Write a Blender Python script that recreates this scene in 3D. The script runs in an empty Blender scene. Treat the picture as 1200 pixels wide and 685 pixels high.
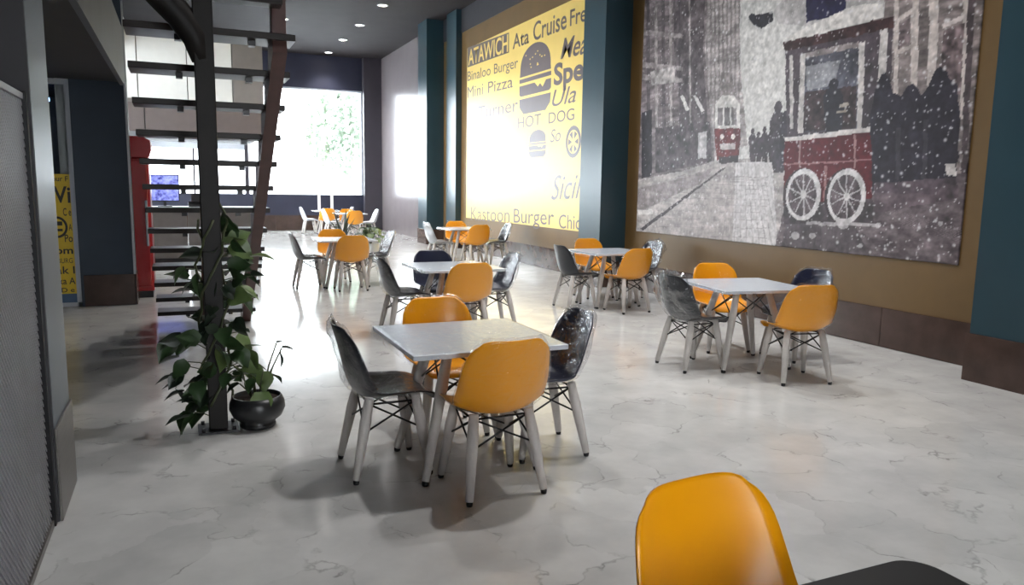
import bpy, bmesh, math, random
import numpy as np
from mathutils import Vector, Matrix, noise
random.seed(7)
rng = np.random.default_rng(11)
scene = bpy.context.scene
C = scene.collection

# ------------------------------------------------------------------ camera
F_PX, PITCH, YAW, ROLL, EYE = 881.54, .138572, .414824, .0155735, 1.543
def cam_axes():
    cy, sy, cp, sp = math.cos(YAW), math.sin(YAW), math.cos(PITCH), math.sin(PITCH)
    f = Vector((sy*cp, cy*cp, -sp)); r0 = Vector((cy, -sy, 0)); u0 = r0.cross(f)
    r = r0*math.cos(ROLL) + u0*math.sin(ROLL); u = u0*math.cos(ROLL) - r0*math.sin(ROLL)
    return f, r, u
FW, RT, UP = cam_axes()
cd = bpy.data.cameras.new('camera'); cam = bpy.data.objects.new('camera', cd); C.objects.link(cam)
cd.sensor_fit = 'HORIZONTAL'; cd.sensor_width = 36; cd.lens = F_PX/1200*36; cd.clip_end = 300; cd.clip_start = .05
M = Matrix((RT, UP, -FW)).transposed().to_4x4(); M.translation = (0, 0, EYE); cam.matrix_world = M
scene.camera = cam
def ray(x, y): return FW + RT*((x-600)/F_PX) - UP*((y-342.5)/F_PX)
def on_x(x, y, X):
    d = ray(x, y); t = X/d.x; return Vector((X, t*d.y, EYE+t*d.z))
def on_y(x, y, Y):
    d = ray(x, y); t = Y/d.y; return Vector((t*d.x, Y, EYE+t*d.z))
def on_z(x, y, z=0):
    d = ray(x, y); t = (z-EYE)/d.z; return Vector((t*d.x, t*d.y, z))

# ------------------------------------------------------------------ light
SKY = 14.0
w = bpy.data.worlds.new('overcast'); scene.world = w; w.use_nodes = True
bg = w.node_tree.nodes['Background']; bg.inputs[0].default_value = (.93, .97, 1, 1); bg.inputs[1].default_value = SKY
vs = scene.view_settings
vs.view_transform = 'Standard'; vs.look = 'None'; vs.gamma = 1; vs.exposure = 0.16; vs.use_curve_mapping = False

# ------------------------------------------------------------------ materials
def srgb(r, g, b):
    f = lambda c: (c/255/12.92 if c/255 <= .04045 else ((c/255+.055)/1.055)**2.4)
    return (f(r), f(g), f(b), 1)
MATS = {}
def mat(name, col, rough=.5, metal=0, var=0, scale=6, bump=0, coat=0, spec=.5, col2=None, stretch=(1, 1, 1), emit=0, trans=0, bscale=None, crough=.05):
    m = bpy.data.materials.new(name); m.use_nodes = True; nt = m.node_tree; b = nt.nodes['Principled BSDF']
    b.inputs['Roughness'].default_value = rough; b.inputs['Metallic'].default_value = metal
    b.inputs['Specular IOR Level'].default_value = spec
    b.inputs['Coat Weight'].default_value = coat; b.inputs['Coat Roughness'].default_value = crough
    b.inputs['Base Color'].default_value = col
    tc = nt.nodes.new('ShaderNodeTexCoord'); mp = nt.nodes.new('ShaderNodeMapping'); mp.inputs['Scale'].default_value = stretch
    nt.links.new(tc.outputs['Object'], mp.inputs[0])
    nz = nt.nodes.new('ShaderNodeTexNoise'); nz.inputs['Scale'].default_value = scale; nz.inputs['Detail'].default_value = 6
    nt.links.new(mp.outputs[0], nz.inputs['Vector'])
    if var or col2:
        c2 = col2 or tuple(max(0, c*(1-var)) for c in col[:3])+(1,)
        c1 = col if col2 else tuple(min(1, c*(1+var)) for c in col[:3])+(1,)
        rp = nt.nodes.new('ShaderNodeValToRGB'); rp.color_ramp.elements[0].position = .3; rp.color_ramp.elements[1].position = .7
        rp.color_ramp.elements[0].color = c2; rp.color_ramp.elements[1].color = c1
        nt.links.new(nz.outputs[0], rp.inputs[0]); nt.links.new(rp.outputs[0], b.inputs['Base Color'])
    if bump:
        bp = nt.nodes.new('ShaderNodeBump'); bp.inputs['Strength'].default_value = bump; bp.inputs['Distance'].default_value = .02
        if bscale:
            n2 = nt.nodes.new('ShaderNodeTexNoise'); n2.inputs['Scale'].default_value = bscale; nt.links.new(mp.outputs[0], n2.inputs['Vector'])
            nt.links.new(n2.outputs[0], bp.inputs['Height'])
        else: nt.links.new(nz.outputs[0], bp.inputs['Height'])
        nt.links.new(bp.outputs[0], b.inputs['Normal'])
    if emit:
        b.inputs['Emission Color'].default_value = col; b.inputs['Emission Strength'].default_value = emit
    MATS[name] = m; return m
def film(name, base, edge, tint=(1, 1, 1, 1), rough=.08, white=0., bump=.5, bscale=18):
    """thin clear sheet: mostly see-through, glossy where it turns away"""
    m = bpy.data.materials.new(name); m.use_nodes = True; nt = m.node_tree; N = nt.nodes; L = nt.links
    N.remove(N['Principled BSDF']); out = N['Material Output']
    tr = N.new('ShaderNodeBsdfTransparent'); tr.inputs[0].default_value = tint
    gl = N.new('ShaderNodeBsdfGlossy'); gl.inputs['Roughness'].default_value = rough
    fr = N.new('ShaderNodeLayerWeight'); fr.inputs[0].default_value = .35
    mr = N.new('ShaderNodeMapRange'); mr.inputs[3].default_value = base; mr.inputs[4].default_value = edge
    L.new(fr.outputs['Facing'], mr.inputs[0])
    mx = N.new('ShaderNodeMixShader'); L.new(mr.outputs[0], mx.inputs[0]); L.new(tr.outputs[0], mx.inputs[1]); L.new(gl.outputs[0], mx.inputs[2])
    if bump:
        tc = N.new('ShaderNodeTexCoord'); nz = N.new('ShaderNodeTexNoise'); nz.inputs['Scale'].default_value = bscale; nz.inputs['Detail'].default_value = 3
        nz.inputs['Distortion'].default_value = 1.2
        bp = N.new('ShaderNodeBump'); bp.inputs['Strength'].default_value = bump; bp.inputs['Distance'].default_value = .03
        L.new(tc.outputs['Object'], nz.inputs[0]); L.new(nz.outputs[0], bp.inputs['Height']); L.new(bp.outputs[0], gl.inputs['Normal']); L.new(bp.outputs[0], fr.inputs['Normal'])
    last = mx
    if white:
        df = N.new('ShaderNodeBsdfDiffuse'); df.inputs[0].default_value = (.85, .86, .9, 1)
        m2 = N.new('ShaderNodeMixShader'); m2.inputs[0].default_value = white
        L.new(mx.outputs[0], m2.inputs[1]); L.new(df.outputs[0], m2.inputs[2]); last = m2
    L.new(last.outputs[0], out.inputs[0]); MATS[name] = m; return m
def marble(name, base, patch, vein, rough):
    m = bpy.data.materials.new(name); m.use_nodes = True; nt = m.node_tree; N = nt.nodes; L = nt.links; b = N['Principled BSDF']
    tc = N.new('ShaderNodeTexCoord')
    n1 = N.new('ShaderNodeTexNoise'); n1.inputs['Scale'].default_value = 2.4; n1.inputs['Detail'].default_value = 8; n1.inputs['Roughness'].default_value = .6
    L.new(tc.outputs['Object'], n1.inputs[0])
    r1 = N.new('ShaderNodeValToRGB'); r1.color_ramp.elements[0].position = .34; r1.color_ramp.elements[1].position = .66
    r1.color_ramp.elements[0].color = patch; r1.color_ramp.elements[1].color = base; L.new(n1.outputs[0], r1.inputs[0])
    # thin broken veins along the borders of distorted cells
    n2 = N.new('ShaderNodeTexNoise'); n2.inputs['Scale'].default_value = 3.2; n2.inputs['Detail'].default_value = 5; L.new(tc.outputs['Object'], n2.inputs[0])
    va = N.new('ShaderNodeVectorMath'); va.operation = 'MULTIPLY_ADD'; va.inputs[1].default_value = (.45, .45, .45)
    L.new(n2.outputs['Color'], va.inputs[0]); L.new(tc.outputs['Object'], va.inputs[2])
    vo = N.new('ShaderNodeTexVoronoi'); vo.feature = 'DISTANCE_TO_EDGE'; vo.inputs['Scale'].default_value = 2.3; L.new(va.outputs[0], vo.inputs['Vector'])
    r2 = N.new('ShaderNodeValToRGB'); r2.color_ramp.elements[0].position = .0; r2.color_ramp.elements[1].position = .022
    r2.color_ramp.elements[0].color = (1, 1, 1, 1); r2.color_ramp.elements[1].color = (0, 0, 0, 1); L.new(vo.outputs[0], r2.inputs[0])
    n3 = N.new('ShaderNodeTexNoise'); n3.inputs['Scale'].default_value = 5; n3.inputs['Detail'].default_value = 4; L.new(tc.outputs['Object'], n3.inputs[0])
    r3 = N.new('ShaderNodeValToRGB'); r3.color_ramp.elements[0].position = .48; r3.color_ramp.elements[1].position = .68; L.new(n3.outputs[0], r3.inputs[0])
    mu = N.new('ShaderNodeMath'); mu.operation = 'MULTIPLY'; L.new(r2.outputs[0], mu.inputs[0]); L.new(r3.outputs[0], mu.inputs[1])
    mu2 = N.new('ShaderNodeMath'); mu2.operation = 'MULTIPLY'; mu2.inputs[1].default_value = .75; L.new(mu.outputs[0], mu2.inputs[0])
    mx = N.new('ShaderNodeMix'); mx.data_type = 'RGBA'; L.new(mu2.outputs[0], mx.inputs[0]); L.new(r1.outputs[0], mx.inputs[6]); mx.inputs[7].default_value = vein
    # cell-wise tone, like crushed stone in the slabs
    v2 = N.new('ShaderNodeTexVoronoi'); v2.inputs['Scale'].default_value = 2.3; L.new(va.outputs[0], v2.inputs['Vector'])
    hs = N.new('ShaderNodeHueSaturation'); sp = N.new('ShaderNodeSeparateColor'); L.new(v2.outputs['Color'], sp.inputs[0])
    mr = N.new('ShaderNodeMapRange'); mr.inputs[3].default_value = .94; mr.inputs[4].default_value = 1.05; L.new(sp.outputs[0], mr.inputs[0])
    L.new(mr.outputs[0], hs.inputs['Value']); L.new(mx.outputs[2], hs.inputs['Color']); L.new(hs.outputs[0], b.inputs['Base Color'])
    b.inputs['Roughness'].default_value = rough; MATS[name] = m; return m

marble('floor_marble', srgb(208, 208, 206), srgb(190, 190, 189), srgb(128, 126, 124), .13)
mat('ceiling_dark', srgb(40, 35, 36), .75, var=.15, scale=2, spec=.2)
mat('bulkhead', srgb(48, 47, 53), .5, var=.1)
mat('ochre', srgb(108, 84, 48), .42, var=.08, scale=3, spec=.5)
mat('teal', srgb(40, 64, 74), .28, var=.1, scale=2, spec=.6)
mat('navy', srgb(38, 52, 68), .5, var=.1, scale=2)
mat('far_wall', srgb(44, 46, 64), .5, var=.1, scale=2)
mat('lilac_wall', srgb(122, 114, 116), .22, var=.06, scale=2, spec=.8)
mat('brown_tile', srgb(70, 54, 48), .22, var=.3, scale=5, spec=.5)
mat('grout', srgb(120, 110, 100), .8, var=.1)
mat('steel_clad', srgb(120, 116, 112), .35, metal=.6, var=.1, stretch=(1, 1, 12))
mat('grey_fascia', srgb(86, 90, 98), .5, var=.1, scale=3)
mat('soffit_dark', srgb(48, 46, 50), .6, var=.1)
mat('white_panel', srgb(214, 212, 208), .5, var=.03)
mat('grey_panel', srgb(120, 114, 110), .5, var=.05)
mat('brown_panel', srgb(98, 88, 86), .5, var=.06)
mat('col_paint', srgb(100, 106, 112), .42, var=.08, scale=2, spec=.6)
mat('frame_dark', srgb(62, 58, 66), .4, var=.05)
mat('frame_white', srgb(190, 194, 202), .4, var=.04)
film('pane', .04, .35, (.97, .99, 1, 1), .02, bump=0)
mat('stair_wood', srgb(32, 24, 22), .38, var=.25, scale=4, stretch=(2, 14, 14), spec=.22)
mat('stringer', srgb(74, 46, 42), .5, var=.25, scale=8)
mat('post_brown', srgb(24, 20, 18), .55, var=.2, scale=9, spec=.3)
mat('black_metal', srgb(22, 22, 25), .35, metal=.3, var=.1)
mat('yellow', srgb(240, 160, 10), .3, var=.02, spec=.5)
mat('navy_shell', srgb(28, 33, 54), .3, var=.06)
mat('charcoal_shell', srgb(25, 29, 36), .32, var=.06)
mat('glare_shell', srgb(205, 206, 214), .4, var=.04)  # backlit plastic look of the far chairs, painted as a pale shell colour
mat('leg_wood', srgb(204, 198, 194), .5, var=.07, scale=10, stretch=(6, 6, 1))
mat('table_grey', srgb(196, 204, 214), .25, var=.05, scale=30)
mat('table_black', srgb(17, 18, 21), .4, var=.1, scale=20)
film('wrap', .015, .42, (.97, .97, .98, 1), .09, white=.0, bump=.7, bscale=11)
film('wrap_soft', .01, .3, (.99, .99, .99, 1), .12)
film('wrap_bag', .02, .6, (.95, .96, .97, 1), .08, white=.015, bump=1., bscale=9)
film('wrap_glare', .12, .7, (.95, .95, .97, 1), .12, white=.3)  # whitish diffuse share paints window glare into the clear film
mat('leaf', srgb(48, 70, 40), .38, var=.35, scale=7, spec=.5)
mat('leaf_light', srgb(96, 116, 68), .4, var=.3, scale=9)
mat('leaf_dark', srgb(34, 46, 34), .4, var=.3, scale=9)
mat('stem', srgb(66, 72, 46), .5, var=.2)
mat('pot_black', srgb(30, 31, 33), .35, var=.15)
mat('pot_white', srgb(210, 210, 212), .4, var=.04)
mat('soil', srgb(54, 42, 34), .9, var=.4, scale=30, bump=.6)
mat('fridge_red', srgb(186, 18, 26), .3, var=.05, coat=.3)
mat('fridge_dark', srgb(172, 16, 24), .25, var=.05)
mat('counter_front', srgb(84, 78, 76), .4, var=.1)
mat('counter_top', srgb(205, 200, 198), .3, var=.05)
mat('poster_yellow', srgb(240, 208, 112), .38, var=.02, coat=.35, spec=.5, crough=.3)
mat('poster_ink', srgb(100, 88, 90), .38, var=.04, coat=.35, crough=.3)
mat('door_yellow', srgb(226, 190, 40), .35, var=.03)
mat('door_ink', srgb(50, 44, 26), .4, var=.03)
mat('door_blue', srgb(70, 96, 128), .4, var=.05)
mat('mesh_wire', srgb(150, 150, 155), .45, metal=.2, var=.06)
mat('lamp_ring', srgb(225, 225, 225), .4, var=.02)
mat('lamp_glow', (1, .96, .92, 1), .5, emit=30)
mat('led_blue', (.35, .6, 1, 1), .5, emit=5)
mat('screen', srgb(30, 30, 120), .2, col2=srgb(150, 160, 235), scale=14, emit=0)
mat('peach', srgb(214, 160, 130), .8, var=.1)
mat('snow', srgb(236, 238, 240), .8, var=.04, scale=.4)
mat('tree_leaf', srgb(138, 150, 134), .7, var=.3, scale=1.5)
mat('bark', srgb(150, 145, 138), .9, var=.3)
mat('white_plastic', srgb(240, 240, 242), .35, var=.02)
nt = MATS['screen'].node_tree; b = nt.nodes['Principled BSDF']
lk = b.inputs['Base Color'].links[0].from_socket; nt.links.new(lk, b.inputs['Emission Color']); b.inputs['Emission Strength'].default_value = .9

# ------------------------------------------------------------------ mesh helpers
class MB:
    def __init__(s): s.v = []; s.f = []; s.sm = []
    def add(s, vs, fs, smooth=False):
        o = len(s.v); s.v += [tuple(p) for p in vs]; s.f += [tuple(i+o for i in f) for f in fs]; s.sm += [smooth]*len(fs); return s
    def box(s, x0, x1, y0, y1, z0, z1, bev=0):
        if bev <= 0:
            vs = [(x, y, z) for z in (z0, z1) for y in (y0, y1) for x in (x0, x1)]
            return s.add(vs, [(0, 2, 3, 1), (4, 5, 7, 6), (0, 1, 5, 4), (2, 6, 7, 3), (0, 4, 6, 2), (1, 3, 7, 5)])
        bm = bmesh.new(); bmesh.ops.create_cube(bm, size=1)
        for v in bm.verts:
            v.co.x = x0 if v.co.x < 0 else x1; v.co.y = y0 if v.co.y < 0 else y1; v.co.z = z0 if v.co.z < 0 else z1
        bmesh.ops.bevel(bm, geom=bm.edges[:], offset=bev, segments=2, affect='EDGES', profile=.5)
        bm.verts.index_update(); s.add([v.co[:] for v in bm.verts], [[v.index for v in f.verts] for f in bm.faces]); bm.free(); return s
    def tube(s, pts, rad, n=10, caps=True, smooth=True):
        pts = [Vector(p) for p in pts]; R = rad if isinstance(rad, (list, tuple)) else [rad]*len(pts)
        vs = []; prev = None
        for i, p in enumerate(pts):
            t = (pts[min(i+1, len(pts)-1)]-pts[max(i-1, 0)]).normalized()
            a = prev - t*prev.dot(t) if prev is not None else (t.orthogonal())
            a.normalize(); prev = a; bb = t.cross(a)
            vs += [p+(a*math.cos(2*math.pi*k/n)+bb*math.sin(2*math.pi*k/n))*R[i] for k in range(n)]
        fs = [(i*n+k, i*n+(k+1) % n, (i+1)*n+(k+1) % n, (i+1)*n+k) for i in range(len(pts)-1) for k in range(n)]
        s.add(vs, fs, smooth)
        if caps: 
            m = len(pts)-1
            o = len(s.v)-len(vs)
            s.f += [tuple(o+k for k in reversed(range(n))), tuple(o+m*n+k for k in range(n))]; s.sm += [False, False]
        return s
    def lathe(s, prof, c=(0, 0, 0), n=28, smooth=True):
        vs = [(c[0]+r*math.cos(2*math.pi*k/n), c[1]+r*math.sin(2*math.pi*k/n), c[2]+z) for r, z in prof for k in range(n)]
        fs = [(i*n+k, i*n+(k+1) % n, (i+1)*n+(k+1) % n, (i+1)*n+k) for i in range(len(prof)-1) for k in range(n)]
        return s.add(vs, fs, smooth)
    def prism(s, poly, axis, a, b):
        """polygon in the other two axes, extruded along axis from a to b"""
        n = len(poly)
        def P(q, t): return {'x': (t, q[0], q[1]), 'y': (q[0], t, q[1]), 'z': (q[0], q[1], t)}[axis]
        vs = [P(q, a) for q in poly]+[P(q, b) for q in poly]
        fs = [tuple(range(n)), tuple(reversed(range(n, 2*n)))]+[(k, n+k, n+(k+1) % n, (k+1) % n) for k in range(n)]
        return s.add(vs, fs)
    def mesh(s, name, m=None, fix=True):
        me = bpy.data.meshes.new(name); me.from_pydata(s.v, [], s.f); me.polygons.foreach_set('use_smooth', s.sm)
        if fix:
            bm = bmesh.new(); bm.from_mesh(me); bmesh.ops.recalc_face_normals(bm, faces=bm.faces[:]); bm.to_mesh(me); bm.free()
        if m: me.materials.append(MATS[m])
        return me
    def obj(s, name, m, parent=None, fix=True): return link(name, s.mesh(name, m, fix), parent)
def link(name, data, parent=None, loc=None, rz=0):
    o = bpy.data.objects.new(name, data); C.objects.link(o)
    if parent: o.parent = parent
    if loc is not None: o.location = loc
    o.rotation_euler.z = rz
    return o
def tag(o, label=None, cat=None, group=None, kind=None):
    if label: o['label'] = label
    if cat: o['category'] = cat
    if group: o['group'] = group
    if kind: o['kind'] = kind
    return o
def thing(name, label, cat, loc=(0, 0, 0), rz=0, group=None):
    return tag(link(name, None, None, loc, rz), label, cat, group)
KIDS = {}
def copy_tree(o, parent=None):
    c = o.copy(); C.objects.link(c); c.parent = parent
    for ch in o.children: copy_tree(ch, c)
    return c
def struct(name, mb, m, label=None, cat=None, parent=None):
    o = mb.obj(name, m, parent)
    if not parent: tag(o, label, cat, None, 'structure')
    return o

# ------------------------------------------------------------------ room shell
XR, XP = 6.47, 6.0            # right wall and the faces of its pillars
YF, ZC = 26.3, 5.8            # window wall and ceiling
struct('floor', MB().box(-6, XR+.2, -3, YF+.2, -.12, 0), 'floor_marble', 'polished pale grey marble floor with fine dark veins', 'floor')
struct('ceiling', MB().box(-6, XR+.2, -3, YF+.2, ZC, ZC+.15), 'ceiling_dark', 'high dark brown ceiling with round downlights', 'ceiling')
struct('wall_right', MB().box(XR, XR+.2, -3, 19.34, 0, 5.25), 'ochre', 'ochre painted wall that carries the street mural and burger poster', 'wall')
struct('trim_1', MB().box(XR-.02, XR+.2, -3, 20.2, 5.25, ZC), 'bulkhead', 'dark grey band between ochre wall and ceiling', 'trim')
struct('wall_right_far', MB().box(XR, XR+.2, 19.34, YF, 0, ZC), 'lilac_wall', 'glossy grey wall reflecting the end window', 'wall')
o = struct('wall_back', MB().box(-3, XR+.2, -3.2, -3, 3.4, ZC), 'grey_panel', 'plain wall above the shop front behind the hall', 'wall')
MB().box(-3, .4, -3.2, -3, 0, 3.4).obj('pier', 'grey_panel', o); MB().box(1.7, XR+.2, -3.2, -3, 0, 3.4).obj('pier', 'grey_panel', o)
# baseboard of brown stone slabs, each its own piece
def slabs(parent, axis, fixed, a, b, z1, n, m='brown_tile', t=.018, gap=.006):
    step = (b-a)/n
    for k in range(n):
        p, q = a+k*step+gap/2, a+(k+1)*step-gap/2
        mb = MB()
        if axis == 'y': mb.box(fixed-t, fixed, p, q, .004, z1, .003)
        else: mb.box(p, q, fixed-t, fixed, .004, z1, .003)
        mb.obj('slab', m, parent)
def base_right(name, y0, y1, n):
    o = struct(name, MB().box(XR-.008, XR, y0, y1, 0, .395), 'grout', 'dark brown stone slab skirting below the ochre wall', 'baseboard')
    slabs(o, 'y', XR-.008, y0, y1, .40, n)
    return o
o = base_right('baseboard_right', 4.14, 10.26, 5); o['label'] = 'dark brown stone skirting below the street mural'
o = base_right('baseboard_right_2', 10.95, 17.96, 6); o['label'] = 'dark brown stone skirting below the burger poster'
def pillar(y0, y1, xf, label, z1=ZC):
    o = struct('pillar', MB().box(xf, XR+.05, y0, y1, 0, z1), 'teal', label, 'pillar')
    g = MB().box(xf-.022, xf, y0-.022, y1+.022, .0, .40, .003); g.obj('base_slab', 'brown_tile', o)
    g = MB().box(xf, XR-.001, y0-.022, y0, .0, .40, .003); g.obj('base_slab', 'brown_tile', o)
    return o
pillar(3.42, 4.12, XP, 'teal pillar beside the dark crowd end of the street mural')
pillar(10.26, 10.94, XP, 'teal pillar between the street mural and burger poster')
pillar(17.96, 18.68, 6.32, 'shallow teal pillar at the window end of the burger poster')
pillar(19.34, 20.12, XP, 'deep teal pillar beside the glossy grey wall')

# window wall
WX0, WX1, WZ0, WZ1 = 2.05, 5.86, 1.2, 4.72
struct('wall_far', MB().box(-3, XR+.1, YF, YF+.2, .5, WZ0), 'far_wall', 'dark violet wall below the big end window', 'wall')
struct('wall_far_header', MB().box(-3, XR+.1, YF, YF+.2, WZ1, ZC), 'far_wall', 'dark navy wall above the big end window', 'wall')
struct('pillar', MB().box(WX1, XR+.05, YF-.25, YF+.2, 0, ZC), 'frame_dark', 'dark corner pillar between end window and glossy wall', 'pillar')
o = struct('baseboard_far', MB().box(-3, WX1, YF, YF+.2, 0, .5), 'grout', 'brown stone skirting below the end window', 'baseboard')
slabs(o, 'x', YF, -3, WX1, .5, 9)
o = struct('window_1', MB().box(WX0-.06, WX0+.06, YF, YF+.2, WZ0, WZ1), 'frame_dark', 'large blown-out end window with trees outside', 'window')
MB().box(WX1-.05, WX1, YF+.02, YF+.18, WZ0, WZ1).obj('window_frame', 'frame_white', o)
MB().box(WX0+.06, WX1-.05, YF+.02, YF+.18, WZ1-.06, WZ1).obj('window_frame', 'frame_white', o)
MB().box(4.28, 4.31, YF+.08, YF+.12, WZ0, WZ1-.06).obj('mullion', 'frame_white', o)
MB().box(WX0+.06, 4.28, YF+.095, YF+.105, WZ0, WZ1-.06).obj('pane', 'pane', o)
MB().box(4.31, WX1-.05, YF+.095, YF+.105, WZ0, WZ1-.06).obj('pane', 'pane', o)
# low window behind the counter, under the mezzanine
o = struct('window_2', MB().box(-1.2, WX0-.06, YF+.02, YF+.18, 2.62, 2.86), 'frame_white', 'long bright window strip behind the open stairs', 'window')
for x in (-1.1, .45): MB().box(x-.03, x+.03, YF+.04, YF+.16, WZ0, 2.62).obj('mullion', 'frame_dark', o)
for a, b2 in ((-1.07, .42), (.48, WX0-.06)):
    MB().box(a, b2, YF+.095, YF+.105, WZ0, 2.62).obj('pane', 'pane', o); pass

struct('wall_far_upper', MB().box(-1.36, WX0-.06, YF, YF+.2, 2.86, WZ1), 'far_wall', 'dark wall above the window strip behind the stairs', 'wall')
# mezzanine over the counter (white, grey and brown fascia panels)
YM = 18.0
o = struct('mezzanine', MB().box(-3, 1.85, YM+.06, YM+4.5, 2.62, 3.2), 'soffit_dark', 'mezzanine slab behind the stairs faced with pale panels', 'mezzanine')
a, b2 = -3, 1.8
for x0, x1 in ((-3, -.62), (-.6, .58), (.6, 1.8)): MB().box(x0, x1, YM+.02, YM+.06, 2.6, 3.2, .004).obj('fascia_panel', 'brown_panel', o)
for x0, x1 in ((-3, -.72), (-.7, .24), (.26, 1.15)): MB().box(x0, x1, YM, YM+.06, 3.28, 4.72, .004).obj('fascia_panel', 'white_panel', o)
MB().box(1.17, 1.8, YM, YM+.06, 3.28, 4.72, .004).obj('fascia_panel', 'grey_panel', o)
MB().box(-3, 1.8, YM+.06, YM+.2, 3.2, 4.8).obj('parapet', 'grey_panel', o)

# left side: block with navy end wall, lower ceiling, fascia and near pillar
XL = -.56
struct('wall_left', MB().box(-3.2, -3.0, -3, 13.6, 0, ZC), 'navy', 'dark wall of the recess behind the mesh', 'wall')
o = struct('wall_left_block', MB().box(-1.16, XL, 10.55, 11.0, 0, ZC), 'navy', 'navy wall block with brown stone foot beside the red fridge', 'wall')
slabs(o, 'x', 10.55, -1.13, XL, .39, 1)
MB().box(XL, XL+.018, 10.54, 11.0, .004, .39, .003).obj('slab', 'brown_tile', o)
MB().box(XL-.012, XL+.012, 10.538, 10.562, .39, 2.74).obj('corner_strip', 'frame_white', o)
o = struct('wall_left_far', MB().box(-1.36, -1.16, 11.0, 13.4, 0, ZC), 'white_panel', 'pale side wall behind the red fridge', 'wall')
for a in ((13.4, YF, 0, .45), (13.4, YF, 4.3, ZC), (YF-.4, YF, .45, 4.3)): MB().box(-1.36, -1.16, *a).obj('wall_piece', 'white_panel', o)
o = struct('window_3', MB().box(-1.30, -1.22, 13.4, YF-.4, .45, .52), 'frame_dark', 'side window of the counter area along the left', 'window')
for k in range(7):
    y = 13.4+k*(YF-.46-13.4)/6; MB().box(-1.30, -1.22, y, y+.06, .52, 4.3).obj('mullion', 'frame_dark', o)
    if k < 6: MB().box(-1.265, -1.255, y+.06, y+(YF-.46-13.4)/6, .52, 4.3).obj('pane', 'pane', o)
struct('wall_left_shop', MB().box(-3.0, -1.16, 10.72, 10.9, 2.78, ZC), 'navy', 'navy wall above the glazed shop door', 'wall')
o = struct('ceiling_left', MB().box(-3.0, XL-.05, 4.3, 10.55, 2.74, 2.95), 'soffit_dark', 'low dark ceiling over the recess on the left', 'ceiling')
struct('trim_2', MB().box(XL-.05, XL, 3.0, 10.55, 2.70, 3.39), 'grey_fascia', 'grey fascia along the edge of the low ceiling', 'trim')
struct('trim_3', MB().box(XL-.16, XL-.1, 3.0, 10.55, 3.39, ZC), 'col_paint', 'pale blue-grey wall above the fascia', 'trim')
o = struct('pillar', MB().box(-1.12, XL, 3.81, 4.31, 0, 2.95), 'col_paint', 'blue-grey pillar with metal foot beside the mesh partition', 'pillar')
MB().box(XL, XL+.012, 3.80, 4.315, .003, .44, .003).obj('foot_plate', 'steel_clad', o)
MB().box(-1.11, XL-.002, 3.795, 3.81, .003, 2.7, .003).obj('face_panel', 'soffit_dark', o)

# glazed shop door in the recess
o = struct('door_1', MB().box(-2.4, -1.21, 10.60, 10.66, .0, .05), 'frame_white', 'glazed shop door with yellow lettered film', 'door')
for x in (-1.215, -2.4): MB().box(x, x+.05, 10.59, 10.67, .05, 2.74).obj('door_frame', 'frame_white', o)
MB().box(-2.35, -1.215, 10.59, 10.67, 2.68, 2.74).obj('door_frame', 'frame_white', o)
MB().box(-2.35, -1.215, 10.61, 10.65, .05, .16).obj('bottom_rail', 'door_blue', o)
MB().box(-2.35, -1.215, 10.625, 10.635, .16, 2.68).obj('pane', 'pane', o)
film_o = MB().box(-2.35, -1.216, 10.617, 10.624, .16, 1.62).obj('yellow_film', 'door_yellow', o)
struct('wall_shop_back', MB().box(-3.0, -1.16, 13.4, 13.6, 0, 2.78), 'grey_panel', 'grey back wall inside the shop', 'wall')
struct('ceiling_shop', MB().box(-3.0, -1.36, 10.9, 13.4, 2.78, 2.9), 'soffit_dark', 'low ceiling inside the shop', 'ceiling')

# ------------------------------------------------------------------ lettering helper
def text_mesh(body, bold=0., shear=0., extr=.0):
    cu = bpy.data.curves.new('lettering', 'FONT'); cu.body = body; cu.size = 1; cu.offset = bold; cu.shear = shear; cu.resolution_u = 4; cu.extrude = extr
    o = bpy.data.objects.new('tmp', cu); C.objects.link(o)
    bpy.context.view_layer.update()
    me = bpy.data.meshes.new_from_object(o.evaluated_get(bpy.context.evaluated_depsgraph_get()))
    bpy.data.objects.remove(o); bpy.data.curves.remove(cu); return me
def lettering(body, P0, P1, cap, mapf, m, parent, bold=.0, shear=0., off=.004, name='lettering'):
    """P0/P1 baseline ends (s,z) on the wall, cap height in metres"""
    me = text_mesh(body, bold, shear, .0)
    co = np.empty(len(me.vertices)*3); me.vertices.foreach_get('co', co); co = co.reshape(-1, 3)
    x0, x1 = co[:, 0].min(), co[:, 0].max(); caph = .69
    t = (co[:, 0]-x0)/(x1-x0)
    S = P0[0]+t*(P1[0]-P0[0]); Z = P0[1]+t*(P1[1]-P0[1])+co[:, 1]/caph*cap
    me.vertices.foreach_set('co', np.array([mapf(s_, z_, off) for s_, z_ in zip(S, Z)]).ravel()); me.update()
    me.materials.clear(); me.materials.append(MATS[m]); me.name = name
    return link(name, me, parent)

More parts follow.
